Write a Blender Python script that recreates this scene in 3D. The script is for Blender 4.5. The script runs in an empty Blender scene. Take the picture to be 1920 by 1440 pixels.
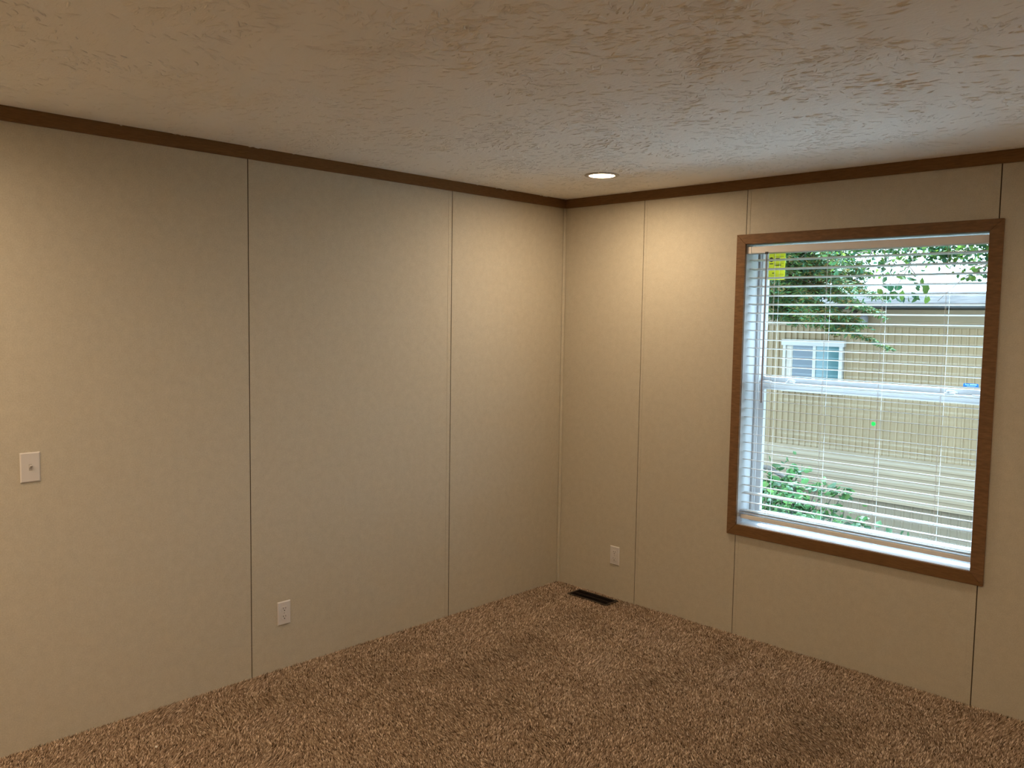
import bpy, bmesh, math, random
import numpy as np
from mathutils import Vector, Matrix

sc = bpy.context.scene
col = sc.collection
random.seed(7)
rng = np.random.default_rng(11)

# ------------------------------------------------------------------ camera
cd = bpy.data.cameras.new('camera')
cd.sensor_width = 36.0
cd.lens = 1590.2 / 1920 * 36.0
cd.clip_start = 0.05
cam = bpy.data.objects.new('camera', cd)
col.objects.link(cam)
CR = Vector((0.71371774, 0.70026104, 0.01553911))
CU = Vector((-0.06558567, 0.04472559, 0.99684409))
CF = Vector((-0.69735609, 0.71248445, -0.07784854))
M = Matrix((CR, CU, -CF)).transposed().to_4x4()
M.translation = Vector((3.5555, -4.0900, 1.6967))
cam.matrix_world = M
sc.camera = cam

# ------------------------------------------------------------------ sky, sun, exposure
w = bpy.data.worlds.new('sky')
sc.world = w
w.use_nodes = True
bg = w.node_tree.nodes['Background']
bg.inputs['Color'].default_value = (0.58, 0.81, 1.0, 1)
bg.inputs['Strength'].default_value = 5.0
sd = bpy.data.lights.new('sun', 'SUN')
sd.energy = 44.0
sd.angle = math.radians(6)
sd.color = (0.60, 0.82, 1.0)
sun = bpy.data.objects.new('sun', sd)
col.objects.link(sun)
sun_dir = Vector((0.18, -0.50, -0.92)).normalized()      # high over the neighbouring roof
sun.rotation_euler = sun_dir.to_track_quat('-Z', 'Y').to_euler()
LAMP_STRENGTH = 14.0            # the lens itself, as seen
LAMP_POWER = 9.7               # watts of each lamp's beam
LAMP_COLOR = (1.0, 0.76, 0.50, 1)
sc.view_settings.view_transform = 'Standard'
sc.view_settings.look = 'None'
sc.view_settings.exposure = 0.36
sc.view_settings.gamma = 1.0
sc.view_settings.use_curve_mapping = False
sc.cycles.max_bounces = 14
sc.cycles.diffuse_bounces = 7
sc.cycles.transparent_max_bounces = 24

# ------------------------------------------------------------------ helpers
class MB:
    def __init__(s): s.v = []; s.f = []
    def add(s, v, f):
        n = len(s.v); s.v += [tuple(p) for p in v]; s.f += [tuple(i + n for i in q) for q in f]; return s
    def box(s, x0, x1, y0, y1, z0, z1):
        return s.add([(x0,y0,z0),(x1,y0,z0),(x1,y1,z0),(x0,y1,z0),(x0,y0,z1),(x1,y0,z1),(x1,y1,z1),(x0,y1,z1)],
                     [(0,3,2,1),(4,5,6,7),(0,1,5,4),(1,2,6,5),(2,3,7,6),(3,0,4,7)])
    def prism(s, poly, d0, d1, axis):
        # poly: 2-D points extruded along axis from d0 to d1
        def P(a, b, d):
            return (d, a, b) if axis == 'x' else (a, d, b) if axis == 'y' else (a, b, d)
        n = len(poly)
        v = [P(a, b, d0) for a, b in poly] + [P(a, b, d1) for a, b in poly]
        f = [tuple(range(n))[::-1], tuple(range(n, 2*n))] + [(i, (i+1) % n, n+(i+1) % n, n+i) for i in range(n)]
        return s.add(v, f)
    def lathe(s, prof, c, n=40, axis=(0,0,1)):
        q = Vector(axis).normalized().to_track_quat('Z', 'Y'); c = Vector(c)
        v = []; f = []
        for r, h in prof:
            for i in range(n):
                a = 2*math.pi*i/n
                v.append(tuple(c + q @ Vector((r*math.cos(a), r*math.sin(a), h))))
        for k in range(len(prof)-1):
            for i in range(n):
                j = (i+1) % n
                f.append((k*n+i, k*n+j, (k+1)*n+j, (k+1)*n+i))
        if prof[0][0] > 1e-6: f.append(tuple(range(n))[::-1])
        if prof[-1][0] > 1e-6: f.append(tuple((len(prof)-1)*n+i for i in range(n)))
        return s.add(v, f)
    def tube(s, pts, rad, n=6):
        pts = [Vector(p) for p in pts]
        if not hasattr(rad, '__len__'): rad = [rad]*len(pts)
        v = []; f = []
        for k, p in enumerate(pts):
            d = (pts[min(k+1, len(pts)-1)] - pts[max(k-1, 0)]).normalized()
            a = d.orthogonal().normalized() if k == 0 else (a - d*a.dot(d)).normalized()
            b = d.cross(a)
            for i in range(n):
                t = 2*math.pi*i/n
                v.append(tuple(p + rad[k]*(math.cos(t)*a + math.sin(t)*b)))
        for k in range(len(pts)-1):
            for i in range(n):
                j = (i+1) % n
                f.append((k*n+i, k*n+j, (k+1)*n+j, (k+1)*n+i))
        f.append(tuple(range(n))[::-1]); f.append(tuple((len(pts)-1)*n+i for i in range(n)))
        return s.add(v, f)
    def mesh(s, name, mat, smooth=False, bevel=0, seg=1):
        me = bpy.data.meshes.new(name)
        me.from_pydata(s.v, [], s.f)
        bm = bmesh.new(); bm.from_mesh(me)
        bmesh.ops.recalc_face_normals(bm, faces=bm.faces)
        if bevel:
            ed = [e for e in bm.edges if len(e.link_faces) == 2 and e.calc_face_angle() > 0.5]
            bmesh.ops.bevel(bm, geom=ed, offset=bevel, segments=seg, profile=0.6, affect='EDGES', clamp_overlap=True)
        bm.to_mesh(me); bm.free()
        if smooth:
            for p in me.polygons: p.use_smooth = True
        me.materials.append(mat)
        return me
    def build(s, name, mat, parent=None, **k):
        return link(name, s.mesh(name, mat, **k), parent)

def link(name, me, parent=None):
    o = bpy.data.objects.new(name, me); col.objects.link(o)
    if parent is not None:
        o.parent = parent
        o.matrix_parent_inverse = parent.matrix_world.inverted()
    return o

def tag(o, label=None, cat=None, group=None, kind=None):
    if label: o['label'] = label
    if cat: o['category'] = cat
    if group: o['group'] = group
    if kind: o['kind'] = kind
    return o

def thing(name, loc, label, cat, group=None):
    o = bpy.data.objects.new(name, None); col.objects.link(o)
    o.location = loc; o.empty_display_size = 0.1
    o.matrix_world = Matrix.Translation(loc)
    return tag(o, label, cat, group)

def copy_tree(o, parent=None):
    c = o.copy(); col.objects.link(c); c.parent = parent
    for ch in [x for x in o.children]: copy_tree(ch, c)
    return c

def soup(name, V, F, mat, parent=None, colors=None):
    """large numpy meshes: V (n,3), F (m,3 or 4)"""
    me = bpy.data.meshes.new(name)
    k = F.shape[1]
    me.vertices.add(len(V)); me.vertices.foreach_set('co', np.ascontiguousarray(V, dtype=np.float32).ravel())
    me.loops.add(F.size); me.loops.foreach_set('vertex_index', np.ascontiguousarray(F, dtype=np.int32).ravel())
    me.polygons.add(len(F)); me.polygons.foreach_set('loop_start', np.arange(0, F.size, k, dtype=np.int32))
    if colors is not None:
        ca = me.color_attributes.new('tint', 'FLOAT_COLOR', 'POINT')
        c4 = np.ones((len(V), 4), dtype=np.float32); c4[:, :3] = colors
        ca.data.foreach_set('color', c4.ravel())
    me.update(calc_edges=True)
    me.materials.append(mat)
    return link(name, me, parent)

# ------------------------------------------------------------------ materials
def newmat(name):
    m = bpy.data.materials.new(name); m.use_nodes = True
    return m, m.node_tree, m.node_tree.nodes['Principled BSDF']

def N(t, kind, **k):
    n = t.nodes.new(kind)
    for a, b in k.items(): setattr(n, a, b)
    return n

def mat(name, color, rough=0.5, metal=0.0, var=0.0, vscale=20.0, bump=0.0, bscale=200.0, spec=0.5, stretch=None):
    m, t, b = newmat(name)
    b.inputs['Roughness'].default_value = rough
    b.inputs['Metallic'].default_value = metal
    b.inputs['Specular IOR Level'].default_value = spec
    tc = N(t, 'ShaderNodeTexCoord'); src = tc.outputs['Object']
    if stretch:
        mp = N(t, 'ShaderNodeMapping'); mp.inputs['Scale'].default_value = stretch
        t.links.new(src, mp.inputs['Vector']); src = mp.outputs['Vector']
    ns = N(t, 'ShaderNodeTexNoise'); ns.inputs['Scale'].default_value = vscale; ns.inputs['Detail'].default_value = 6
    t.links.new(src, ns.inputs['Vector'])
    rp = N(t, 'ShaderNodeValToRGB')
    rp.color_ramp.elements[0].position = 0.3; rp.color_ramp.elements[1].position = 0.7
    rp.color_ramp.elements[0].color = tuple(c*(1-var) for c in color) + (1,)
    rp.color_ramp.elements[1].color = tuple(min(1, c*(1+var)) for c in color) + (1,)
    t.links.new(ns.outputs['Fac'], rp.inputs['Fac']); t.links.new(rp.outputs['Color'], b.inputs['Base Color'])
    if bump:
        n2 = N(t, 'ShaderNodeTexNoise'); n2.inputs['Scale'].default_value = bscale; n2.inputs['Detail'].default_value = 4
        t.links.new(src, n2.inputs['Vector'])
        bp = N(t, 'ShaderNodeBump'); bp.inputs['Strength'].default_value = bump; bp.inputs['Distance'].default_value = 0.002
        t.links.new(n2.outputs['Fac'], bp.inputs['Height']); t.links.new(bp.outputs['Normal'], b.inputs['Normal'])
    return m

def wall_material():
    # vinyl-faced gypsum board: grey-beige with a fine linen-like fleck
    m, t, b = newmat('vinyl_gypsum_board')
    b.inputs['Roughness'].default_value = 0.62
    b.inputs['Specular IOR Level'].default_value = 0.3
    tc = N(t, 'ShaderNodeTexCoord')
    a = N(t, 'ShaderNodeTexNoise'); a.inputs['Scale'].default_value = 26; a.inputs['Detail'].default_value = 8; a.inputs['Roughness'].default_value = 0.72
    f = N(t, 'ShaderNodeTexNoise'); f.inputs['Scale'].default_value = 210; f.inputs['Detail'].default_value = 3
    for n in (a, f): t.links.new(tc.outputs['Object'], n.inputs['Vector'])
    mx = N(t, 'ShaderNodeMath', operation='ADD'); t.links.new(a.outputs['Fac'], mx.inputs[0]); t.links.new(f.outputs['Fac'], mx.inputs[1])
    h = N(t, 'ShaderNodeMath', operation='MULTIPLY'); h.inputs[1].default_value = 0.5; t.links.new(mx.outputs[0], h.inputs[0])
    rp = N(t, 'ShaderNodeValToRGB')
    rp.color_ramp.elements[0].position = 0.36; rp.color_ramp.elements[1].position = 0.64
    rp.color_ramp.elements[0].color = (0.455, 0.410, 0.325, 1)
    rp.color_ramp.elements[1].color = (0.550, 0.500, 0.405, 1)
    t.links.new(h.outputs[0], rp.inputs['Fac']); t.links.new(rp.outputs['Color'], b.inputs['Base Color'])
    bp = N(t, 'ShaderNodeBump'); bp.inputs['Strength'].default_value = 0.08; bp.inputs['Distance'].default_value = 0.001
    t.links.new(f.outputs['Fac'], bp.inputs['Height']); t.links.new(bp.outputs['Normal'], b.inputs['Normal'])
    return m

def ceiling_material():
    m, t, b = newmat('textured_ceiling_plaster')
    b.inputs['Base Color'].default_value = (0.88, 0.865, 0.835, 1)
    b.inputs['Roughness'].default_value = 0.8
    b.inputs['Specular IOR Level'].default_value = 0.2
    tc = N(t, 'ShaderNodeTexCoord')
    mp = N(t, 'ShaderNodeMapping'); mp.inputs['Scale'].default_value = (1.0, 2.2, 1.0); mp.inputs['Rotation'].default_value = (0, 0, 0.7)
    t.links.new(tc.outputs['Object'], mp.inputs['Vector'])
    ns = N(t, 'ShaderNodeTexNoise'); ns.inputs['Scale'].default_value = 32; ns.inputs['Detail'].default_value = 5; ns.inputs['Distortion'].default_value = 1.2
    t.links.new(mp.outputs['Vector'], ns.inputs['Vector'])
    bp = N(t, 'ShaderNodeBump'); bp.inputs['Strength'].default_value = 0.5; bp.inputs['Distance'].default_value = 0.004
    t.links.new(ns.outputs['Fac'], bp.inputs['Height']); t.links.new(bp.outputs['Normal'], b.inputs['Normal'])
    return m

def tint_material(name, rough=0.9, translucent=0.0, spec=0.2):
    m, t, b = newmat(name)
    at = N(t, 'ShaderNodeAttribute', attribute_name='tint')
    b.inputs['Roughness'].default_value = rough; b.inputs['Specular IOR Level'].default_value = spec
    t.links.new(at.outputs['Color'], b.inputs['Base Color'])
    if translucent:
        tr = N(t, 'ShaderNodeBsdfTranslucent'); t.links.new(at.outputs['Color'], tr.inputs['Color'])
        mx = N(t, 'ShaderNodeMixShader'); mx.inputs['Fac'].default_value = translucent
        t.links.new(b.outputs[0], mx.inputs[1]); t.links.new(tr.outputs[0], mx.inputs[2])
        t.links.new(mx.outputs[0], t.nodes['Material Output'].inputs['Surface'])
    return m

def glass_material():
    m, t, b = newmat('window_glass')
    t.nodes.remove(b)
    tr = N(t, 'ShaderNodeBsdfTransparent'); tr.inputs['Color'].default_value = (0.97, 0.985, 0.985, 1)
    gl = N(t, 'ShaderNodeBsdfGlossy'); gl.inputs['Roughness'].default_value = 0.0; gl.inputs['Color'].default_value = (0.9, 1.0, 1.0, 1)
    ge = N(t, 'ShaderNodeNewGeometry')
    dp = N(t, 'ShaderNodeVectorMath', operation='DOT_PRODUCT')
    t.links.new(ge.outputs['Incoming'], dp.inputs[0]); t.links.new(ge.outputs['Normal'], dp.inputs[1])
    ab = N(t, 'ShaderNodeMath', operation='ABSOLUTE'); t.links.new(dp.outputs['Value'], ab.inputs[0])
    om = N(t, 'ShaderNodeMath', operation='SUBTRACT'); om.inputs[0].default_value = 1.0; t.links.new(ab.outputs[0], om.inputs[1])
    pw = N(t, 'ShaderNodeMath', operation='POWER'); pw.inputs[1].default_value = 5.0; t.links.new(om.outputs[0], pw.inputs[0])
    fr = N(t, 'ShaderNodeMath', operation='MULTIPLY_ADD'); fr.inputs[1].default_value = 0.7; fr.inputs[2].default_value = 0.012
    t.links.new(pw.outputs[0], fr.inputs[0])
    mx = N(t, 'ShaderNodeMixShader')
    t.links.new(fr.outputs[0], mx.inputs['Fac']); t.links.new(tr.outputs[0], mx.inputs[1]); t.links.new(gl.outputs[0], mx.inputs[2])
    t.links.new(mx.outputs[0], t.nodes['Material Output'].inputs['Surface'])
    return m

def emit_material():
    m, t, b = newmat('frosted_lamp_lens_lit')
    b.inputs['Base Color'].default_value = (0.9, 0.88, 0.85, 1)
    b.inputs['Emission Color'].default_value = LAMP_COLOR
    b.inputs['Emission Strength'].default_value = LAMP_STRENGTH
    return m

WALL = wall_material()
CEIL = ceiling_material()
GLASS = glass_material()
LENS = emit_material()
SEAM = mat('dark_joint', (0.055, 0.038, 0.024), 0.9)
WOOD = mat('brown_wood_trim', (0.185, 0.098, 0.045), 0.55, spec=0.2, var=0.22, vscale=9, stretch=(3, 3, 14))
WOODH = mat('brown_wood_trim_level', (0.175, 0.092, 0.038), 0.65, spec=0.12, var=0.22, vscale=9, stretch=(3, 3, 60))
WHITE = mat('white_painted_jamb', (0.50, 0.50, 0.51), 0.5)
VINYL = mat('white_vinyl', (0.42, 0.42, 0.43), 0.35)
SLATM = mat('white_blind_slat', (0.60, 0.60, 0.59), 0.4, var=0.01)
RAILM = mat('white_blind_rail', (0.82, 0.80, 0.79), 0.4, var=0.01)
CORD = mat('white_cord', (0.75, 0.76, 0.76), 0.8)
WAND = mat('clear_grey_plastic_wand', (0.30, 0.27, 0.29), 0.2)
DARK = mat('dark_plastic', (0.02, 0.02, 0.02), 0.5)
PLATE = mat('ivory_white_plastic', (0.62, 0.59, 0.58), 0.35)
SCREW = mat('painted_screw', (0.45, 0.42, 0.39), 0.4, metal=0.3)
METAL = mat('brown_register_metal', (0.028, 0.017, 0.012), 0.5, metal=0.2)
DUCT = mat('dark_duct', (0.012, 0.010, 0.009), 0.9)
TRIMRING = mat('white_lamp_trim', (0.40, 0.36, 0.31), 0.4)
CARPETB = mat('carpet_backing', (0.085, 0.055, 0.035), 0.95, var=0.3, vscale=60)
PILE = tint_material('carpet_yarn', 0.95, 0.0, 0.05)
OTHERW = mat('plain_beige_wall', (0.50, 0.455, 0.365), 0.7, var=0.04, vscale=30)
SUBWALL = mat('exterior_sheathing', (0.66, 0.54, 0.42), 0.8, var=0.05, vscale=5)
YELLOW = mat('yellow_paper', (0.85, 0.86, 0.03), 0.6)
INK = mat('black_ink', (0.03, 0.04, 0.02), 0.6)
BLUE = mat('blue_vinyl_sticker', (0.0, 0.15, 0.47), 0.35)
BLUEINK = mat('pale_blue_ink', (0.42, 0.75, 0.95), 0.5)
GREEN = mat('green_paper_dot', (0.0, 0.62, 0.07), 0.6)

# ------------------------------------------------------------------ room shell
RX, RY, H = 4.6, -5.2, 2.44
ZF = -0.012                      # carpet backing level; tips of the pile reach about 0

floor = tag(MB().box(-0.05, RX+0.05, RY-0.05, 0.05, -0.30, ZF).build('floor', CARPETB), kind='structure')
ceiling = tag(MB().box(-0.12, RX+0.12, RY-0.12, 0.12, H, H+0.25).build('ceiling', CEIL), kind='structure')

# left wall: dark backing, vinyl-faced panels, battens beside the joints
WT = 0.0016                        # board thickness in front of the dark backing
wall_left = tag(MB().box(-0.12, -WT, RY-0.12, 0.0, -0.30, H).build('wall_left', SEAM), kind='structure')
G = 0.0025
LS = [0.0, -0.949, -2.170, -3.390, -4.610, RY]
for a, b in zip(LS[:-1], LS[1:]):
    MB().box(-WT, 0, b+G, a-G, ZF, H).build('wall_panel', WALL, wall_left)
for y0, y1 in ((-0.9525-0.024, -0.9525), (-2.1685, -2.1685+0.026), (-3.3885, -3.3885+0.026), (-4.6085, -4.6085+0.026)):
    MB().box(0.0, 0.0010, y0, y1, ZF, H-0.05).build('batten', WALL, wall_left, bevel=0.0004)

# window wall
OX0, OX1, OZ0, OZ1 = 1.272, 2.448, 0.604, 2.101        # clear opening
YB = 0.19
bm_ = MB()
bm_.box(-0.12, OX0-0.016, WT, YB, -1.30, H+0.25).box(OX1+0.016, RX+0.12, WT, YB, -1.30, H+0.25)
bm_.box(OX0-0.016, OX1+0.016, WT, YB, -1.30, OZ0-0.016).box(OX0-0.016, OX1+0.016, WT, YB, OZ1+0.016, H+0.25)
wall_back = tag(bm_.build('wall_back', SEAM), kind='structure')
ext = MB()
ext.box(-0.12, OX0-0.03, YB, YB+0.012, -1.30, H+0.25).box(OX1+0.03, RX+0.12, YB, YB+0.012, -1.30, H+0.25)
ext.box(OX0-0.03, OX1+0.03, YB, YB+0.012, -1.30, OZ0-0.03).box(OX0-0.03, OX1+0.03, YB, YB+0.012, OZ1+0.03, H+0.25)
ext.build('exterior_siding', SUBWALL, wall_back)
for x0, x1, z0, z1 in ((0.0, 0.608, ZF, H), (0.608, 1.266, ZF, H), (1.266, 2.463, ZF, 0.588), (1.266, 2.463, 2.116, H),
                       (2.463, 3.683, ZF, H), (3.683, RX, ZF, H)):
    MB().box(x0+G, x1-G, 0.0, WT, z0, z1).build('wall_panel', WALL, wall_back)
for x0, x1, z0, z1 in ((0.6095, 0.628, ZF, H-0.05), (1.2675, 1.286, ZF, 0.546), (1.2675, 1.286, 2.153, H-0.05),
                       (2.434, 2.4610, ZF, 0.546), (2.434, 2.4610, 2.153, H-0.05), (3.6845, 3.71, ZF, H-0.05)):
    MB().box(x0, x1, -0.0012, 0.0, z0, z1).build('batten', WALL, wall_back, bevel=0.0004)

tag(MB().box(RX, RX+0.12, RY-0.12, 0.0, -0.30, H).build('wall_right', OTHERW), kind='structure')
tag(MB().box(0.0, RX, RY-0.12, RY, -0.30, H).build('wall_front', OTHERW), kind='structure')

# crown trim
CZ = H - 0.054
tag(MB().prism([(0, CZ), (0.011, CZ), (0.014, CZ+0.004), (0.014, H-0.003), (0.012, H), (0, H)], RY, -0.0145, 'y').build('trim_1', WOODH), kind='structure')
tag(MB().prism([(0, CZ), (-0.011, CZ), (-0.014, CZ+0.004), (-0.014, H-0.003), (-0.012, H), (0, H)], 0.0, RX-0.0145, 'x').build('trim_2', WOODH), kind='structure')
tag(MB().box(RX-0.014, RX, RY, 0.0, CZ, H).build('trim_3', WOODH), kind='structure')
tag(MB().box(0.015, RX-0.015, RY, RY+0.014, CZ, H).build('trim_4', WOODH), kind='structure')
# inside-corner bead
tag(MB().prism([(0.0022, -0.0022), (0.0022, -0.020), (0.0048, -0.0205), (0.0075, -0.0065), (0.0115, -0.0045), (0.0110, -0.0022)], ZF, CZ, 'z').build('trim_5', WALL), kind='structure')

# ------------------------------------------------------------------ ceiling stomp ridges
def ceiling_ridges():
    V = []; F = []
    n_st = 1350
    for s in range(n_st):
        cx = rng.uniform(0.03, RX-0.03); cy = rng.uniform(RY+0.03, -0.03)
        base = rng.normal(0.55, 0.85); fan = rng.uniform(-5, 5); R = rng.uniform(0.07, 0.15)
        for k in range(int(rng.integers(7, 24))):
            px, py = rng.normal(0, R*0.62, 2)
            a = base + fan*px*0.9 + rng.normal(0, 0.22)
            L = rng.uniform(0.008, 0.034); wd = rng.uniform(0.0025, 0.0048); h = rng.uniform(0.0016, 0.0048)
            d = np.array([math.cos(a), math.sin(a)]); q = np.array([-d[1], d[0]])
            o = np.array([cx+px, cy+py])
            if not (0.02 < o[0] < RX-0.03 and RY+0.03 < o[1] < -0.02): continue
            bend = rng.normal(0, 0.15)*L*q
            z = H
            pts = [(*(o - d*L), z), (*(o - d*L*0.4 + q*wd + bend), z), (*(o + d*L*0.5 + q*wd*0.9 + bend), z), (*(o + d*L), z),
                   (*(o + d*L*0.5 - q*wd*0.7 + bend), z), (*(o - d*L*0.4 - q*wd*0.8 + bend), z),
                   (*(o - d*L*0.3 + q*wd*0.35 + bend), z-h), (*(o + d*L*0.4 + q*wd*0.35 + bend), z-h*0.8)]
            n = len(V); V += pts
            for tri in ((0,1,6),(1,2,6),(2,7,6),(2,3,7),(3,4,7),(4,5,7),(5,6,7),(5,0,6)):
                F.append([i+n for i in tri])
    o = soup('plaster_ridges', np.array(V), np.array(F), CEIL, ceiling)
    tag(o, kind='stuff')
ceiling_ridges()

# ------------------------------------------------------------------ carpet pile
VX0, VX1, VY0, VY1 = 0.215, 0.520, -0.158, -0.040       # floor register opening in the carpet
def carpet():
    step = 0.0052
    xs = np.arange(0.002, RX-0.2, step); ys = np.arange(-4.35, -0.002, step)
    X, Y = np.meshgrid(xs, ys); X = X.ravel(); Y = Y.ravel()
    # only the part of the floor that the room's corner shows (with a wide margin)
    keep = (Y > -4.35 + 0.0*X) & (np.abs(X - 3.555) + 0 >= -1)
    keep &= ~((X > 2.9) & (Y < -3.0))
    X = X[keep]; Y = Y[keep]
    X = X + rng.uniform(-.45, .45, X.size)*step; Y = Y + rng.uniform(-.45, .45, Y.size)*step
    keep = ~((X > VX0) & (X < VX1) & (Y > VY0) & (Y < VY1)) & (X > 0.001) & (Y < -0.001)
    X = X[keep]; Y = Y[keep]; n = X.size
    ang = rng.uniform(0, 2*np.pi, n); lean = rng.uniform(0.0, 0.008, n); la = rng.uniform(0, 2*np.pi, n)
    # nap laid over in broad patches by footsteps and vacuuming
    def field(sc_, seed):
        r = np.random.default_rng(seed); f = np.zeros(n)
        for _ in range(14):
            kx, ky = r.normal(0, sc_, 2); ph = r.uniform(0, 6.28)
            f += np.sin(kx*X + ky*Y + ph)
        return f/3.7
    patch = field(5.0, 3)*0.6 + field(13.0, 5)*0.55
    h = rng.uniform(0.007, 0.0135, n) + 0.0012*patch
    r = rng.uniform(0.0022, 0.0036, n)
    V = np.zeros((n, 4, 3))
    for i in range(3):
        a = ang + i*2.0944
        V[:, i, 0] = X + r*np.cos(a); V[:, i, 1] = Y + r*np.sin(a); V[:, i, 2] = ZF
    V[:, 3, 0] = X + lean*np.cos(la) + 0.005*patch; V[:, 3, 1] = Y + lean*np.sin(la) + 0.006*patch; V[:, 3, 2] = ZF + h
    V[:, :, 0] = np.clip(V[:, :, 0], 0.0006, RX-0.001); V[:, :, 1] = np.clip(V[:, :, 1], RY+0.001, -0.0006)
    b = (np.arange(n)*4)[:, None]
    F = np.concatenate([b + np.array([[0, 1, 3]]), b + np.array([[1, 2, 3]]), b + np.array([[2, 0, 3]])])
    pal = np.array([(0.36, 0.265, 0.185), (0.27, 0.19, 0.13), (0.20, 0.135, 0.088), (0.13, 0.083, 0.052), (0.62, 0.50, 0.39), (0.05, 0.030, 0.018)])
    idx = rng.choice(len(pal), n, p=[0.26, 0.25, 0.17, 0.13, 0.10, 0.09])
    c = pal[idx]*rng.uniform(0.85, 1.2, (n, 1))*(1.32 + 0.13*np.clip(patch, -1.5, 1.5))[:, None]  # patch also tints the yarn, painting the nap's light and shade into its colour
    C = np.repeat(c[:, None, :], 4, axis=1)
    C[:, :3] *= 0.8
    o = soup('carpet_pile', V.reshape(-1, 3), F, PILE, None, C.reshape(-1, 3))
    tag(o, 'brown and tan flecked cut pile carpet covering the floor', 'carpet', kind='stuff')
carpet()

# ------------------------------------------------------------------ window_1 : casing, jambs, frame, sashes, panes
win = bpy.data.objects.new('window_1', None); col.objects.link(win)
win.location = (1.86, 0.0, 0.60); win.matrix_world = Matrix.Translation(win.location); win['kind'] = 'structure'
cx0, cx1, cz0, cz1 = 1.2185, 2.4865, 0.546, 2.153      # casing outside
ix0, ix1, iz0, iz1 = 1.2705, 2.4320, 0.602, 2.102      # casing inside
e = 0.0004
def casing(poly):
    MB().prism(poly, -0.0135, -0.0002, 'y').build('casing_board', WOOD if abs(poly[0][0]-poly[3][0]) < 0.2 else WOODH, win, bevel=0.0012)
casing([(cx0, cz0+e), (cx0, cz1-e), (ix0, iz1-e), (ix0, iz0+e)])
casing([(cx1, cz0+e), (ix1, iz0+e), (ix1, iz1-e), (cx1, cz1-e)])
casing([(cx0+e, cz1), (cx1-e, cz1), (ix1-e, iz1), (ix0+e, iz1)])
casing([(cx0+e, cz0), (ix0+e, iz0), (ix1-e, iz0), (cx1-e, cz0)])
JD = 0.132
MB().box(OX0-0.014, OX0, 0.0002, JD, OZ0-0.014, OZ1+0.014).build('jamb', WHITE, win)
MB().box(OX1, OX1+0.014, 0.0002, JD, OZ0-0.014, OZ1+0.014).build('jamb', WHITE, win)
MB().box(OX0, OX1, 0.0002, JD, OZ1, OZ1+0.014).build('head_jamb', WHITE, win)
MB().box(OX0, OX1, 0.0002, JD, OZ0-0.014, OZ0).build('sill_board', WHITE, win)
FW = 0.027
frm = MB()
for x0, x1, z0, z1 in ((OX0-0.014, OX0+FW, OZ0-0.014, OZ1+0.014), (OX1-FW, OX1+0.014, OZ0-0.014, OZ1+0.014)):
    MB().box(x0, x1, JD, 0.20, z0, z1).build('frame_stile', WHITE, win, bevel=0.002)
MB().box(OX0+FW, OX1-FW, JD, 0.20, OZ1-0.014, OZ1+0.014).build('frame_head', WHITE, win, bevel=0.002)
MB().box(OX0+FW, OX1-FW, JD, 0.20, OZ0-0.014, OZ0+0.030).build('frame_sill', WHITE, win, bevel=0.002)
# stepped stop beads on the left and right of the frame
MB().box(OX0+FW-0.018, OX0+FW-0.010, JD-0.006, JD, OZ0+0.03, OZ1-0.03).build('stop_bead', WHITE, win)
MB().box(OX1-FW+0.010, OX1-FW+0.018, JD-0.006, JD, OZ0+0.03, OZ1-0.03).build('stop_bead', WHITE, win)
SX0, SX1 = OX0+FW, OX1-FW
def sash(name, y0, y1, z0, z1, st, rb, rt, gy):
    s = MB().box(SX0, SX1, y0, y1, z0, z0+rb).build(name, VINYL, win, bevel=0.0015)
    MB().box(SX0, SX1, y0, y1, z1-rt, z1).build('top_rail', VINYL, s, bevel=0.0015)
    MB().box(SX0, SX0+st, y0, y1, z0+rb, z1-rt).build('sash_stile', VINYL, s, bevel=0.0015)
    MB().box(SX1-st, SX1, y0, y1, z0+rb, z1-rt).build('sash_stile', VINYL, s, bevel=0.0015)
    MB().box(SX0+st-0.004, SX1-st+0.004, gy, gy+0.004, z0+rb-0.004, z1-rt+0.004).build('glass_pane', GLASS, s)
    return s
lower = sash('lower_sash', 0.136, 0.162, OZ0+0.030, 1.3740, 0.031, 0.034, 0.040, 0.149)
upper = sash('upper_sash', 0.1635, 0.19, 1.358, OZ1-0.014, 0.010, 0.042, 0.012, 0.176)
for x in (1.462, 2.250):
    MB().prism([(x-0.012, 0.138), (x+0.030, 0.138), (x+0.034, 0.150), (x+0.030, 0.160), (x-0.012, 0.160)], 1.374, 1.380, 'z').build('sash_lock', VINYL, lower, bevel=0.001)
    MB().tube([(x, 0.148, 1.380), (x, 0.148, 1.388)], 0.007, 12).tube([(x, 0.147, 1.388), (x+0.022, 0.141, 1.389), (x+0.046, 0.137, 1.384)], [0.005, 0.0045, 0.003], 8).build('lock_lever', VINYL, lower, smooth=True)
for x in (SX0+0.004, SX1-0.064):
    MB().box(x, x+0.060, 0.139, 0.157, 1.374, 1.3785).build('tilt_latch', VINYL, lower, bevel=0.001)
MB().box(SX0+0.02, SX1-0.02, 0.1335, 0.136, 1.340, 1.3425).build('finger_groove', VINYL, lower)

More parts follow.
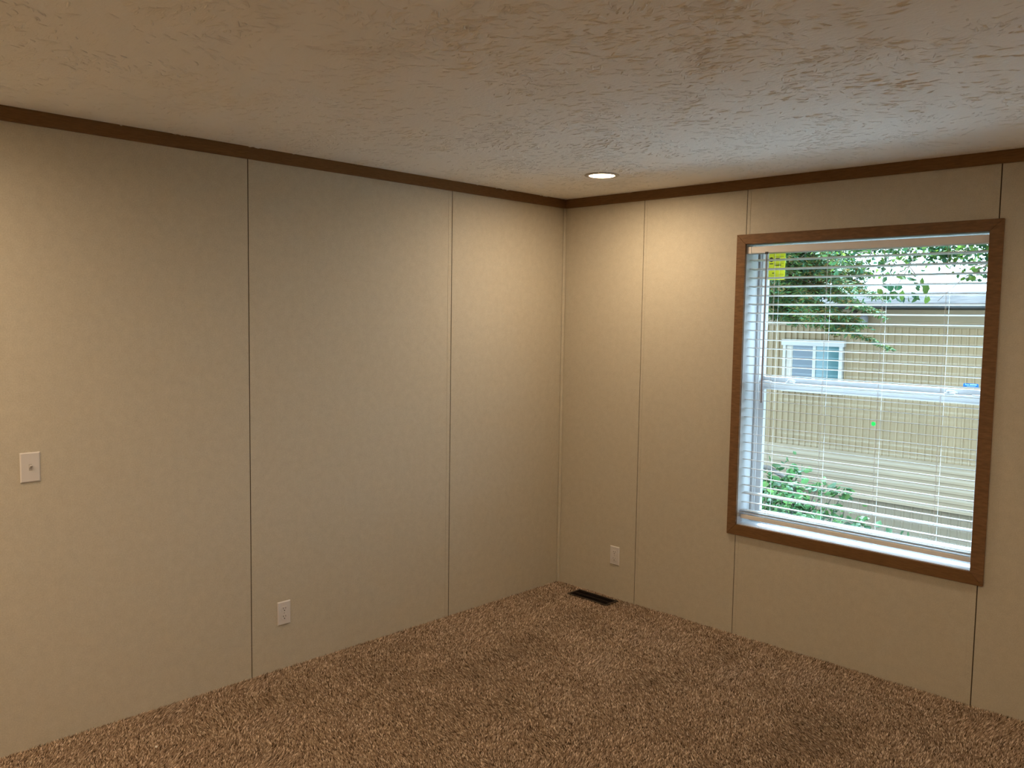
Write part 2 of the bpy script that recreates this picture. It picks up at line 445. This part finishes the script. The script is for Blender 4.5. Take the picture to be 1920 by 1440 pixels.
# ------------------------------------------------------------------ stickers on the glass
lab = MB().box(1.305, 1.402, 0.1745, 0.1757, 1.922, 2.075).build('paper_label', YELLOW)
tag(lab, 'yellow printed paper label stuck on the upper window pane', 'label')
pr = MB()
pr.lathe([(0.0095, -0.0003), (0.0125, -0.0003), (0.0125, 0.0003), (0.0095, 0.0003), (0.0095, -0.0003)], (1.323, 0.1744, 2.030), 28, (0, 1, 0))
pr.build('printed_emblem', INK, lab)
pr = MB()
for i, (x0, x1, z) in enumerate(((1.313, 1.334, 2.008), (1.345, 1.372, 2.036), (1.340, 1.395, 2.046), (1.340, 1.395, 2.026), (1.342, 1.380, 2.000), (1.342, 1.396, 2.008),
                                 (1.342, 1.396, 1.993), (1.312, 1.396, 1.984), (1.330, 1.342, 1.958), (1.312, 1.396, 1.950), (1.312, 1.396, 1.943), (1.312, 1.396, 1.934))):
    t_ = 0.0022 if i in (0, 1, 4, 8) else 0.0006
    pr.box(x0, x1, 0.1741, 0.1745, z-t_, z+t_)
pr.box(1.3385, 1.3390, 0.1741, 0.1745, 1.985, 2.066)
pr.build('printed_text', INK, lab)
dot = MB().lathe([(0.0105, 0.0), (0.0105, 0.0006)], (1.9165, 0.1484, 1.2005), 32, (0, -1, 0)).build('round_sticker', GREEN)
tag(dot, 'small round bright green sticker on the lower window pane', 'sticker')
bx0, bx1, bz0, bz1 = 2.307, 2.372, 1.4075, 1.4275
rr = 0.006; poly = []
for cx_, cz_, a0 in ((bx1-rr, bz1-rr, 0), (bx0+rr, bz1-rr, 90), (bx0+rr, bz0+rr, 180), (bx1-rr, bz0+rr, 270)):
    for k in range(5):
        a = math.radians(a0 + 22.5*k); poly.append((cx_+rr*math.cos(a), cz_+rr*math.sin(a)))
bs = MB().prism(poly, 0.1750, 0.1758, 'y').build('blue_sticker', BLUE)
tag(bs, 'small blue rounded sticker above the meeting rail of the window', 'sticker')
pr = MB()
pr.box(bx0+0.009, bx0+0.0105, 0.1746, 0.175, 1.4195, 1.4258)
for k, wd in enumerate((0.0028, 0.0028, 0.0034, 0.0028)): pr.box(bx0+0.0115+k*0.0036, bx0+0.0115+k*0.0036+wd*0.8, 0.1746, 0.175, 1.4195, 1.4228)
for k in range(7): pr.box(bx0+0.0285+k*0.0042, bx0+0.0285+k*0.0042+0.0033, 0.1746, 0.175, 1.4195, 1.4248)
for k in range(9): pr.box(bx0+0.016+k*0.0042, bx0+0.016+k*0.0042+0.0030, 0.1746, 0.175, 1.4135, 1.4158)
pr.build('printed_text', BLUEINK, bs)

# ------------------------------------------------------------------ venetian blind
bl = thing('window_blind', (1.85, 0.045, OZ0), 'white horizontal slat blind hanging inside the brown window frame', 'blind')
bxa, bxb = 1.280, 2.4225
slat_me = MB().prism([(-0.025, -0.0012), (-0.0243, -0.0015), (0.0243, -0.0015), (0.025, -0.0012), (0.025, 0.0006), (0.012, 0.0018), (0.0, 0.0021), (-0.012, 0.0018), (-0.025, 0.0006)],
                     bxa, bxb, 'x').mesh('slat', SLATM)
TILT = math.radians(-7.0)      # room-side edge raised
zs = [(2.0216 - 0.04628*k, TILT) for k in range(29)] + [(0.682, math.radians(-4)), (0.6685, math.radians(-2))]
for k, (z, tl) in enumerate(zs):
    if k == 27: tl = math.radians(3.5)
    tl += math.radians(rng.normal(0, 0.5))
    o = bpy.data.objects.new('slat', slat_me); col.objects.link(o)
    o.parent = bl; o.matrix_parent_inverse = bl.matrix_world.inverted()
    o.location = (rng.normal(0, 0.0008), 0.045, z + 0.025*math.sin(tl) + rng.normal(0, 0.0006)); o.rotation_euler = (tl, 0, 0)
MB().box(bxa, bxb, 0.020, 0.070, 0.634, 0.657).build('bottom_rail', RAILM, bl, bevel=0.004, seg=2)
MB().box(1.275, 2.428, 0.013, 0.066, 2.052, 2.084).build('headrail', VINYL, bl)
MB().prism([(0.0035, 2.0525), (0.011, 2.0525), (0.011, 2.0875), (0.0035, 2.0885), (0.0015, 2.086), (0.0015, 2.055)], 1.2985, 2.4285, 'x').build('valance', RAILM, bl)
MB().prism([(0.0035, 2.0515), (0.011, 2.0515), (0.011, 2.0875), (0.0035, 2.0885), (0.0015, 2.086), (0.0015, 2.054)], 1.2735, 1.2955, 'x').build('valance_end', RAILM, bl)
for x in (1.424, 1.7035, 1.979, 2.2595):
    MB().tube([(x, 0.0185, 0.648), (x, 0.0185, 2.055)], 0.00065, 5).build('ladder_cord', CORD, bl)
    MB().tube([(x, 0.0715, 0.648), (x, 0.0715, 2.055)], 0.00065, 5).build('ladder_cord', CORD, bl)
    MB().tube([(x+0.004, 0.0176, 0.642), (x+0.004, 0.0176, 2.055)], 0.0006, 5).build('lift_cord', CORD, bl)
wd_ = MB().tube([(1.3875, -0.002, 2.045), (1.3875, -0.002, 1.272)], 0.0042, 6).build('tilt_wand', WAND, bl)
MB().box(1.3800, 1.3950, -0.006, 0.0015, 2.046, 2.058).build('wand_hook', DARK, wd_, bevel=0.001)

# ------------------------------------------------------------------ switch, outlets
def plate(m, w2, h2, parent, name='plate'):
    # local frame: x across, z up, y = -depth (towards the room)
    b = MB()
    b.add([(-w2, 0, -h2), (w2, 0, -h2), (w2, 0, h2), (-w2, 0, h2), (-w2+.004, -.0055, -h2+.004), (w2-.004, -.0055, -h2+.004), (w2-.004, -.0055, h2-.004), (-w2+.004, -.0055, h2-.004),
           (-w2, -.002, -h2), (w2, -.002, -h2), (w2, -.002, h2), (-w2, -.002, h2)],
          [(0,1,2,3), (4,5,6,7), (0,1,9,8), (1,2,10,9), (2,3,11,10), (3,0,8,11), (8,9,5,4), (9,10,6,5), (10,11,7,6), (11,8,4,7)])
    return b.build(name, m, parent)

def outlet(loc, rz, label):
    t = thing('wall_outlet', (0, 0, 0), label, 'outlet', 'duplex wall outlets')
    plate(PLATE, 0.035, 0.0572, t)
    for s in (-1, 1):
        zc = s*0.0196
        pl = []
        for k in range(28):
            a = 2*math.pi*k/28; pl.append((0.0172*math.cos(a), zc + max(-0.0138, min(0.0138, 0.0172*math.sin(a)))))
        f = MB().prism(pl, -0.0072, -0.0050, 'y').build('receptacle', PLATE, t, bevel=0.0005)
        MB().box(-0.0075, -0.0052, -0.0076, -0.0070, zc+0.0005, zc+0.0085).build('slot', DARK, f)
        MB().box(0.0052, 0.0072, -0.0076, -0.0070, zc+0.0012, zc+0.0080).build('slot', DARK, f)
        MB().lathe([(0.0027, 0.0), (0.0027, 0.0007)], (0, -0.0070, zc-0.0065), 14, (0, -1, 0)).build('ground_hole', DARK, f)
    MB().lathe([(0.003, 0.0), (0.0028, 0.0008)], (0, -0.0054, 0.0), 14, (0, -1, 0)).build('screw', SCREW, t)
    t.location = loc; t.rotation_euler = (0, 0, rz)
    return t
outlet((0.0003, -2.0020, 0.266), math.pi/2, 'white duplex outlet low on the wall without a window')
outlet((0.4560, -0.0003, 0.257), 0.0, 'white duplex outlet above the floor vent beside the corner')

sw = thing('light_switch', (0, 0, 0), 'white toggle light switch at hand height on the paneled wall', 'light switch')
plate(PLATE, 0.035, 0.0575, sw)
MB().box(-0.0055, 0.0055, -0.0062, -0.0050, -0.0125, 0.0125).build('toggle_slot', SCREW, sw)
MB().prism([(-0.0055, -0.004), (-0.0175, 0.0065), (-0.0165, 0.0115), (-0.0055, 0.006)], -0.0042, 0.0042, 'x').build('toggle', PLATE, sw, bevel=0.0008)
for z in (-0.030, 0.030):
    MB().lathe([(0.003, 0.0), (0.0028, 0.0007)], (0, -0.0054, z), 14, (0, -1, 0)).build('screw', PLATE, sw)
sw.location = (0.0003, -3.0845, 1.0985); sw.rotation_euler = (0, 0, math.pi/2)

# ------------------------------------------------------------------ floor register
vt = thing('floor_vent', ((VX0+VX1)/2, (VY0+VY1)/2, ZF), 'dark brown metal floor vent set in the carpet at the corner', 'vent')
zt = -0.001
MB().box(VX0, VX1, VY0, VY0+0.012, ZF, zt).build('vent_frame', METAL, vt, bevel=0.001)
MB().box(VX0, VX1, VY1-0.012, VY1, ZF, zt).build('vent_frame', METAL, vt, bevel=0.001)
MB().box(VX0, VX0+0.012, VY0+0.012, VY1-0.012, ZF, zt).build('vent_frame', METAL, vt, bevel=0.001)
MB().box(VX1-0.012, VX1, VY0+0.012, VY1-0.012, ZF, zt).build('vent_frame', METAL, vt, bevel=0.001)
nl = 22
for k in range(nl):
    x = VX0+0.012+(VX1-VX0-0.024)*(k+0.5)/nl
    MB().add([(x-0.0045, VY0+0.012, ZF+0.0005), (x+0.0015, VY0+0.012, zt-0.002), (x+0.0015, VY1-0.012, zt-0.002), (x-0.0045, VY1-0.012, ZF+0.0005),
              (x-0.0030, VY0+0.012, ZF+0.0005), (x+0.0030, VY0+0.012, zt-0.002), (x+0.0030, VY1-0.012, zt-0.002), (x-0.0030, VY1-0.012, ZF+0.0005)],
             [(0,1,2,3), (4,7,6,5), (0,4,5,1), (1,5,6,2), (2,6,7,3), (3,7,4,0)]).build('louver', METAL, vt)
MB().box(VX0+0.012, VX1-0.012, (VY0+VY1)/2-0.002, (VY0+VY1)/2+0.002, ZF+0.001, zt-0.001).build('center_bar', METAL, vt)
MB().box(VX0+0.002, VX1-0.002, VY0+0.002, VY1-0.002, ZF-0.0004, ZF+0.0004).build('duct_opening', DUCT, vt)

# ------------------------------------------------------------------ recessed ceiling lights
def downlight(x, y, label):
    t = thing('recessed_light', (0, 0, 0), label, 'ceiling light', 'round recessed ceiling lights')
    MB().lathe([(0.091, 0.0), (0.089, -0.0035), (0.080, -0.0060), (0.070, -0.0062), (0.067, -0.0040), (0.067, 0.0), (0.091, 0.0)], (0, 0, 0), 56).build('trim_ring', TRIMRING, t, smooth=True)
    MB().lathe([(0.0668, -0.0030), (0.0660, -0.0046), (0.050, -0.0066), (0.030, -0.0076), (0.010, -0.0080), (0.0, -0.0080)], (0, 0, 0), 40).build('lens', LENS, t, smooth=True)
    t.location = (x, y, H)
    ld = bpy.data.lights.new('lamp_beam', 'AREA')
    ld.shape = 'DISK'; ld.size = 0.125; ld.energy = LAMP_POWER; ld.color = LAMP_COLOR[:3]; ld.spread = math.radians(173)
    lo = bpy.data.objects.new('lamp_beam', ld); col.objects.link(lo)
    lo.parent = t; lo.location = (0, 0, -0.0095)
    return t
downlight(0.757, -0.590, 'lit round recessed light in the ceiling near the room corner')
downlight(0.64, -3.82, 'lit round recessed light in the ceiling above the light switch wall')
downlight(3.80, -0.590, 'lit round recessed light in the ceiling right of the window')
downlight(3.30, -3.62, 'lit round recessed light over the open middle of the room')
downlight(2.03, -3.62, 'unseen round fill light added in the ceiling between the two lights of the rear row')  # lamp added out of view to lift the room's ambient light
downlight(0.757, -4.75, 'unseen round fill light added in the ceiling in the rear corner of the room')  # unseen extra lamp, put in as fill for the left wall
downlight(2.03, -4.75, 'unseen round fill light added, centered along the wall facing the window')  # another unseen lamp, added only for more ambient light

# ================================================================== outdoors
SIDING = mat('cream_metal_siding', (0.325, 0.243, 0.150), 0.6, spec=0.2, var=0.07, vscale=3, stretch=(1, 1, 0.3))
SIDINGL = mat('cream_lap_siding', (0.29, 0.222, 0.145), 0.6, var=0.09, vscale=3, stretch=(0.4, 1, 2))
SKIRT = mat('pale_tan_skirting', (0.25, 0.20, 0.138), 0.6, var=0.10, vscale=4, stretch=(1, 1, 0.4))
ROOFM = mat('weathered_metal_roof', (0.040, 0.037, 0.036), 0.9, spec=0.02, var=0.75, vscale=7.0, stretch=(0.6, 1.8, 1))
GUTTER = mat('grey_gutter', (0.07, 0.07, 0.075), 0.8, spec=0.05, var=0.15, vscale=3)
PANE = mat('dark_window_pane', (0.03, 0.055, 0.08), 0.08, spec=0.8)
PANE2 = mat('teal_window_pane', (0.06, 0.15, 0.17), 0.12, spec=0.8)
ALU = mat('white_aluminium_frame', (0.45, 0.43, 0.42), 0.4)
CURT = mat('white_curtain', (0.5, 0.45, 0.4), 0.8)
GREYBOX = mat('grey_painted_metal', (0.25, 0.25, 0.27), 0.5)
GROUND = mat('mossy_ground', (0.040, 0.048, 0.028), 0.95, var=0.5, vscale=6)
BARK = mat('grey_brown_bark', (0.13, 0.10, 0.075), 0.9, var=0.35, vscale=20, bump=0.4, bscale=60)
TWIG = mat('pale_grey_branch', (0.085, 0.075, 0.068), 0.8, var=0.2, vscale=30)
NEEDLE = tint_material('conifer_needles', 0.7, 0.15)
LEAF = tint_material('green_leaves', 0.55, 0.40)

GZ = -1.25
tag(MB().box(-30, 30, 0.21, 40, GZ-0.4, GZ).build('ground', GROUND), kind='structure')

NY = 6.30
hs = thing('mobile_home', (0.0, NY+1.2, GZ), 'cream mobile home with ribbed metal siding outside the window', 'house')
hx0, hx1 = -5.2, 3.9
MB().box(hx0, hx1, NY+0.08, NY+3.9, GZ, 1.86).build('wall_core', SUBWALL, hs)
PIT = 0.0812; PW = 12*PIT
def ribs(x0, n, pit, z0, z1, y, hgt, flat, name, m):
    b = MB(); prof = []
    for k in range(n):
        x = x0+k*pit
        prof += [(x, 0), (x+pit*flat, 0), (x+pit*(flat+0.10), -hgt), (x+pit*(flat+0.26), -hgt), (x+pit*(flat+0.36), 0)]
    prof.append((x0+n*pit, 0))
    v = [(a, y+d, z0) for a, d in prof] + [(a, y+d, z1) for a, d in prof]
    q = len(prof)
    b.add(v, [(i, i+1, q+i+1, q+i) for i in range(q-1)])
    return b.build(name, m, hs)
x = -0.003 - 5*PW
while x < hx1:
    ribs(x, 12, PIT, 0.108, 1.655, NY+0.004, 0.022, 0.5, 'siding_panel', SIDING); x += PW
# smooth boards under the eave and at the belt
def lap(z0, z1, m):
    MB().prism([(NY+0.02, z0), (NY-0.022, z0), (NY-0.018, z0+0.01), (NY-0.006, z1), (NY+0.02, z1)], hx0, hx1, 'x').build('lap_board', m, hs)
for z0, z1 in ((1.655, 1.722), (1.722, 1.790), (1.790, 1.862)): lap(z0, z1, SIDINGL)
zb = [-0.452, -0.345, -0.232, -0.118, -0.004, 0.108]
for z0, z1 in zip(zb[:-1], zb[1:]): lap(z0, z1, SIDINGL)
x = -5.0
while x < hx1:
    ribs(x, 8, 0.105, GZ, -0.452, NY+0.05, 0.010, 0.60, 'skirting_panel', SKIRT); x += 8*0.105
MB().prism([(NY-0.26, 1.885), (NY-0.26, 1.925), (NY+2.05, 2.140), (NY+4.1, 1.93), (NY+4.1, 1.885)], hx0-0.2, hx1+0.2, 'x').build('roof', ROOFM, hs)
MB().prism([(NY-0.30, 1.868), (NY-0.34, 1.880), (NY-0.345, 1.928), (NY-0.33, 1.928), (NY-0.325, 1.885), (NY-0.262, 1.880), (NY-0.262, 1.868)], hx0-0.2, hx1+0.2, 'x').build('gutter', GUTTER, hs)
MB().box(hx0-0.1, hx1+0.1, NY-0.26, NY, 1.868, 1.884).build('soffit', GUTTER, hs)
# its window
wx0, wx1, wz0, wz1 = -1.64, -0.855, 0.815, 1.455
nw = MB().box(wx0-0.02, wx1+0.02, NY-0.075, NY+0.02, wz1-0.055, wz1+0.02).build('house_window', ALU, hs)
MB().box(wx0, wx1, NY-0.072, NY+0.02, wz0-0.01, wz0+0.04).build('frame_rail', ALU, nw)
MB().box(wx0, wx0+0.035, NY-0.065, NY+0.02, wz0, wz1-0.03).build('frame_stile', ALU, nw)
MB().box(wx1-0.045, wx1, NY-0.065, NY+0.02, wz0, wz1-0.03).build('frame_stile', ALU, nw)
MB().box(-1.240, -1.200, NY-0.060, NY+0.02, wz0, wz1-0.05).build('mullion', ALU, nw)
MB().box(wx0+0.03, -1.235, NY-0.040, NY-0.030, wz0+0.03, wz1-0.05).build('window_pane', PANE, nw)
MB().box(-1.205, wx1-0.04, NY-0.050, NY-0.040, wz0+0.03, wz1-0.05).build('window_pane', PANE2, nw)
MB().prism([(wx0+0.035, NY-0.041), (wx0+0.060, NY-0.050), (wx0+0.085, NY-0.043), (wx0+0.11, NY-0.050), (wx0+0.125, NY-0.041)], wz0+0.13, wz1-0.06, 'z').build('curtain', CURT, nw)
# service mast under the eave
ms = thing('service_mast', (-0.61, NY-0.07, 1.60), 'grey cylindrical service fitting under the eave of the neighbouring house', 'electrical fitting')
MB().lathe([(0.045, 0.0), (0.05, 0.02), (0.05, 0.11), (0.03, 0.125)], (-0.61, NY-0.075, 1.665), 20).build('housing', GREYBOX, ms, smooth=True)
for dx in (-0.11, 0.03):
    MB().tube([(-0.61+dx, NY-0.03, 1.84), (-0.61+dx, NY-0.09, 1.835), (-0.61+dx+0.02, NY-0.11, 1.81)], [0.016, 0.024, 0.018], 8).build('insulator', DARK, ms, smooth=True)

# ---- foliage helpers
def leaves(name, P, size, aspect, m, parent, pal, droop=0.3, fold=0.18, kind=True):
    n = len(P)
    P = np.asarray(P)
    s = size*rng.uniform(0.6, 1.25, n)
    d = rng.normal(0, 1, (n, 3)); d[:, 2] = d[:, 2]*0.5 - droop; d /= np.linalg.norm(d, axis=1)[:, None]
    u = np.cross(d, rng.normal(0, 1, (n, 3)) + np.array([0, 0, 1.2])); u /= np.linalg.norm(u, axis=1)[:, None]
    nn = np.cross(d, u)
    V = np.zeros((n, 6, 3))
    V[:, 0] = P
    V[:, 1] = P + d*s[:, None]*0.35 + u*s[:, None]*aspect*0.5 + nn*s[:, None]*fold*0.4
    V[:, 2] = P + d*s[:, None]*0.75 + u*s[:, None]*aspect*0.34 + nn*s[:, None]*fold*0.3
    V[:, 3] = P + d*s[:, None]
    V[:, 4] = P + d*s[:, None]*0.75 - u*s[:, None]*aspect*0.34 + nn*s[:, None]*fold*0.3
    V[:, 5] = P + d*s[:, None]*0.35 - u*s[:, None]*aspect*0.5 + nn*s[:, None]*fold*0.4
    b = (np.arange(n)*6)[:, None]
    F = np.concatenate([b + np.array([[0, 3, 2, 1]]), b + np.array([[0, 5, 4, 3]])])
    c = np.array(pal)[rng.integers(0, len(pal), n)]*rng.uniform(0.75, 1.25, (n, 1))*np.array([0.80, 0.60, 0.42])
    C = np.repeat(c[:, None, :], 6, axis=1)
    o = soup(name, V.reshape(-1, 3), F, m, parent, C.reshape(-1, 3))
    if kind: o['kind'] = 'stuff'
    return o

# ---- conifer
cf = thing('conifer_tree', (-1.55, 4.9, GZ), 'dark green conifer with drooping branches in front of the cream house', 'tree')
MB().tube([(-1.55, 4.9, GZ), (-1.52, 4.9, 1.0), (-1.50, 4.88, 3.2), (-1.50, 4.88, 6.0)], [0.15, 0.12, 0.08, 0.02], 10).build('trunk', BARK, cf, smooth=True)
bt = MB(); NP = []
for k in range(112):
    z0 = rng.uniform(1.85, 4.6) if k > 72 else rng.uniform(1.76, 2.85)
    a = rng.uniform(0, 6.283) if k > 75 else rng.uniform(-1.1, 0.5)
    L = (1.75 - 0.22*(z0-1.6))*rng.uniform(0.65, 1.0)
    if math.sin(a) > 0.1: L = min(L, 0.80/math.sin(a))
    p = Vector((-1.50, 4.88, z0)); pts = []
    for i in range(7):
        t_ = i/6
        pts.append(p + Vector((math.cos(a)*L*t_, math.sin(a)*L*t_, 0.10*t_*L - 0.30*L*t_*t_)))
    bt.tube(pts, [0.012*(1-0.8*i/6) for i in range(7)], 4)
    for i in range(int(75*L)):
        t_ = rng.uniform(0.18, 1.0); j = min(5, int(t_*6)); q = pts[j].lerp(pts[j+1], t_*6-j)
        side = rng.choice([-1, 1]); tw = rng.uniform(0.05, 0.24)*(1.1-0.6*t_)
        sx, sy = -math.sin(a)*side, math.cos(a)*side
        for m_ in range(9):
            u_ = (m_+rng.uniform(0, 1))/9*tw
            NP.append((q.x+sx*u_+math.cos(a)*u_*0.7+rng.normal(0, .008), q.y+sy*u_+math.sin(a)*u_*0.7+rng.normal(0, .008), q.z-0.35*u_+rng.normal(0, .010)))
NP = np.array(NP)
bt.build('branches', BARK, cf)['kind'] = 'stuff'
leaves('foliage', NP, 0.052, 0.30, NEEDLE, cf, [(0.05, 0.16, 0.08), (0.08, 0.22, 0.09), (0.14, 0.26, 0.09), (0.19, 0.18, 0.08), (0.06, 0.22, 0.16)], droop=0.5)

# ---- broad-leaved tree reaching in from the right
dt = thing('leafy_tree', (3.4, 4.7, GZ), 'light green broad-leaved tree with branches hanging over the neighbouring roof', 'tree')
MB().tube([(3.4, 4.7, GZ), (3.35, 4.7, 1.0), (3.15, 4.6, 2.6), (2.9, 4.5, 4.4)], [0.17, 0.14, 0.10, 0.05], 10).build('trunk', BARK, dt, smooth=True)
DP = []; db = MB()
arms = [((3.2, 4.6, 2.3), (1.0, 4.1, 2.30), 1.2), ((3.2, 4.6, 2.4), (0.2, 4.0, 2.36), 1.3), ((3.1, 4.6, 2.5), (-0.3, 4.3, 2.45), 1.1), ((3.1, 4.6, 2.5), (0.55, 3.6, 2.42), 1.1),
        ((3.1, 4.6, 2.8), (-0.9, 5.2, 2.55), 0.9), ((3.0, 4.6, 2.9), (0.6, 5.0, 2.60), 1.0), ((3.2, 4.6, 2.2), (1.2, 4.0, 2.20), 1.0)]
for A, B, dens in arms:
    A = Vector(A); B = Vector(B); pts = [A.lerp(B, i/8) + Vector((0, 0, 0.16*math.sin(math.pi*i/8))) for i in range(9)]
    db.tube(pts, [0.035*(1-0.85*i/8) for i in range(9)], 5)
    for k in range(int(30*dens)):
        t_ = rng.uniform(0.12, 1.0); j = min(7, int(t_*8)); q = pts[j].lerp(pts[j+1], t_*8-j)
        e_ = q + Vector((rng.normal(0, 0.26), rng.normal(0, 0.26), rng.uniform(-0.34, 0.25)))
        db.tube([q, q.lerp(e_, 0.5)+Vector((0, 0, 0.04)), e_], [0.006, 0.004, 0.002], 4)
        for i in range(44):
            c_ = q.lerp(e_, rng.uniform(0.25, 1.05)); DP.append((c_.x+rng.normal(0, .05), c_.y+rng.normal(0, .05), c_.z+rng.normal(0, .045)))
DP = np.array(DP); lim = 2.13 + 0.05*np.sin(DP[:, 0]*9) + 0.05*(DP[:, 1]-4.0); DP = DP[DP[:, 2] > lim]
GP = [(0.045, 0.14, 0.05), (0.085, 0.21, 0.05), (0.03, 0.11, 0.06), (0.12, 0.26, 0.06), (0.03, 0.12, 0.08)]
leaves('foliage', DP, 0.056, 0.66, LEAF, dt, GP, droop=0.6)
sp = [Vector((0.75, 4.0, 2.42)), Vector((0.68, 4.0, 2.22)), Vector((0.60, 4.0, 2.08)), Vector((0.56, 4.0, 1.97))]
db.tube(sp, [0.006, 0.005, 0.004, 0.002], 4)
for e_ in ((0.42, 3.98, 2.00), (0.83, 4.0, 1.98), (0.75, 4.02, 2.06), (0.47, 4.0, 2.10)):
    db.tube([sp[1], sp[1].lerp(Vector(e_), 0.6)+Vector((0, 0, 0.03)), Vector(e_)], [0.004, 0.003, 0.002], 4)
db.build('branches', BARK, dt)['kind'] = 'stuff'
# the hanging spray: large single leaves
for k, (lx, lz) in enumerate(((0.40, 2.00), (0.44, 2.06), (0.50, 2.11), (0.47, 1.97), (0.56, 1.98), (0.53, 2.05), (0.60, 2.05), (0.64, 1.99), (0.66, 2.10), (0.71, 2.06), (0.72, 1.97),
                              (0.76, 2.02), (0.79, 2.10), (0.82, 1.98), (0.84, 2.05), (0.58, 2.14), (0.70, 2.15), (0.62, 1.935), (0.69, 1.93), (0.78, 1.945), (0.49, 2.17), (0.44, 1.945), (0.86, 1.93), (0.55, 1.935))):
    o = leaves('leaf', [(lx, 4.0+0.04*math.sin(k*2.3), lz+0.02)], 0.10, 0.68, LEAF, dt, GP, droop=1.1, kind=False)

# ---- shrub below the window view
sh = thing('leafy_shrub', (0.2, 2.7, GZ), 'bright green shrub growing below the window between the houses', 'shrub')
SP_ = []; sb = MB()
for k in range(74):
    bx_, by_ = rng.uniform(-0.75, 1.05), rng.uniform(2.35, 3.2)
    top = 0.18 - 0.46*max(0.0, bx_-0.15) + rng.normal(0, 0.10)
    b0 = Vector((bx_*0.7+0.05, by_, GZ)); b1 = Vector((bx_, by_, top))
    pts = [b0.lerp(b1, i/5) + Vector((0.05*math.sin(i+k), 0.04*math.cos(i*1.3+k), 0)) for i in range(6)]
    sb.tube(pts, [0.009*(1-0.7*i/5) for i in range(6)], 4)
    for i in range(120):
        t_ = rng.uniform(0.45, 1.03); j = min(4, int(t_*5)); q = pts[j].lerp(pts[j+1], t_*5-j)
        SP_.append((q.x+rng.normal(0, .085), q.y+rng.normal(0, .085), q.z+rng.normal(0, .05)))
for c in ((0.17, 3.0, 0.40), (0.09, 3.0, 0.30), (0.42, 3.0, 0.29), (0.52, 3.0, 0.26), (0.60, 3.0, 0.27), (0.36, 3.0, 0.27), (0.50, 3.0, 0.05), (0.72, 3.0, 0.02)):
    for i in range(16): SP_.append((c[0]+rng.normal(0, .04), c[1]+rng.normal(0, .04), c[2]+rng.normal(0, .022)))
    sb.tube([(c[0]*0.6+0.1, 2.9, -0.2), (c[0]*0.9, 2.97, c[2]*0.5), c], [0.006, 0.005, 0.002], 4)
sb.build('stems', TWIG, sh)['kind'] = 'stuff'
leaves('foliage', SP_, 0.075, 0.60, LEAF, sh, [(0.06, 0.20, 0.10), (0.085, 0.25, 0.13), (0.045, 0.155, 0.09), (0.10, 0.28, 0.12)], droop=0.2)
MB().tube([(-0.45, 3.0, 0.30), (-0.25, 3.0, 0.37), (-0.10, 3.0, 0.37), (0.03, 3.0, 0.32), (0.14, 3.0, 0.22), (0.22, 3.0, 0.08), (0.30, 2.98, -0.08), (0.42, 2.95, -0.45), (0.50, 2.9, GZ)],
              [0.028, 0.027, 0.025, 0.020, 0.018, 0.017, 0.018, 0.020, 0.022], 8).build('bent_branch', TWIG, sh, smooth=True)
# low weeds on the ground between the houses
GPp = np.stack([rng.uniform(-2.6, 3.2, 9000), rng.uniform(2.4, 6.1, 9000), GZ + np.abs(rng.normal(0, 0.10, 9000))], axis=1)
wd2 = leaves('ground_weeds', GPp, 0.11, 0.35, LEAF, None, [(0.03, 0.085, 0.045), (0.045, 0.11, 0.06), (0.06, 0.12, 0.075)], droop=-0.8)
tag(wd2, 'low green weeds covering the ground between the houses', 'weeds')

# ---- a tiny scrap on the carpet
scr = MB().add([(0, 0, 0), (0.009, 0.001, 0.0), (0.011, 0.006, 0.001), (0.004, 0.008, 0.002), (0.001, 0.001, 0.0045), (0.009, 0.002, 0.004), (0.010, 0.006, 0.005), (0.004, 0.007, 0.006)],
               [(0, 3, 2, 1), (4, 5, 6, 7), (0, 1, 5, 4), (1, 2, 6, 5), (2, 3, 7, 6), (3, 0, 4, 7)]).build('paper_scrap', mat('white_paper', (0.85, 0.83, 0.80), 0.7))
scr.location = (0.3318, -2.7661, -0.002)
tag(scr, 'tiny white scrap of paper lying on the brown carpet', 'scrap')
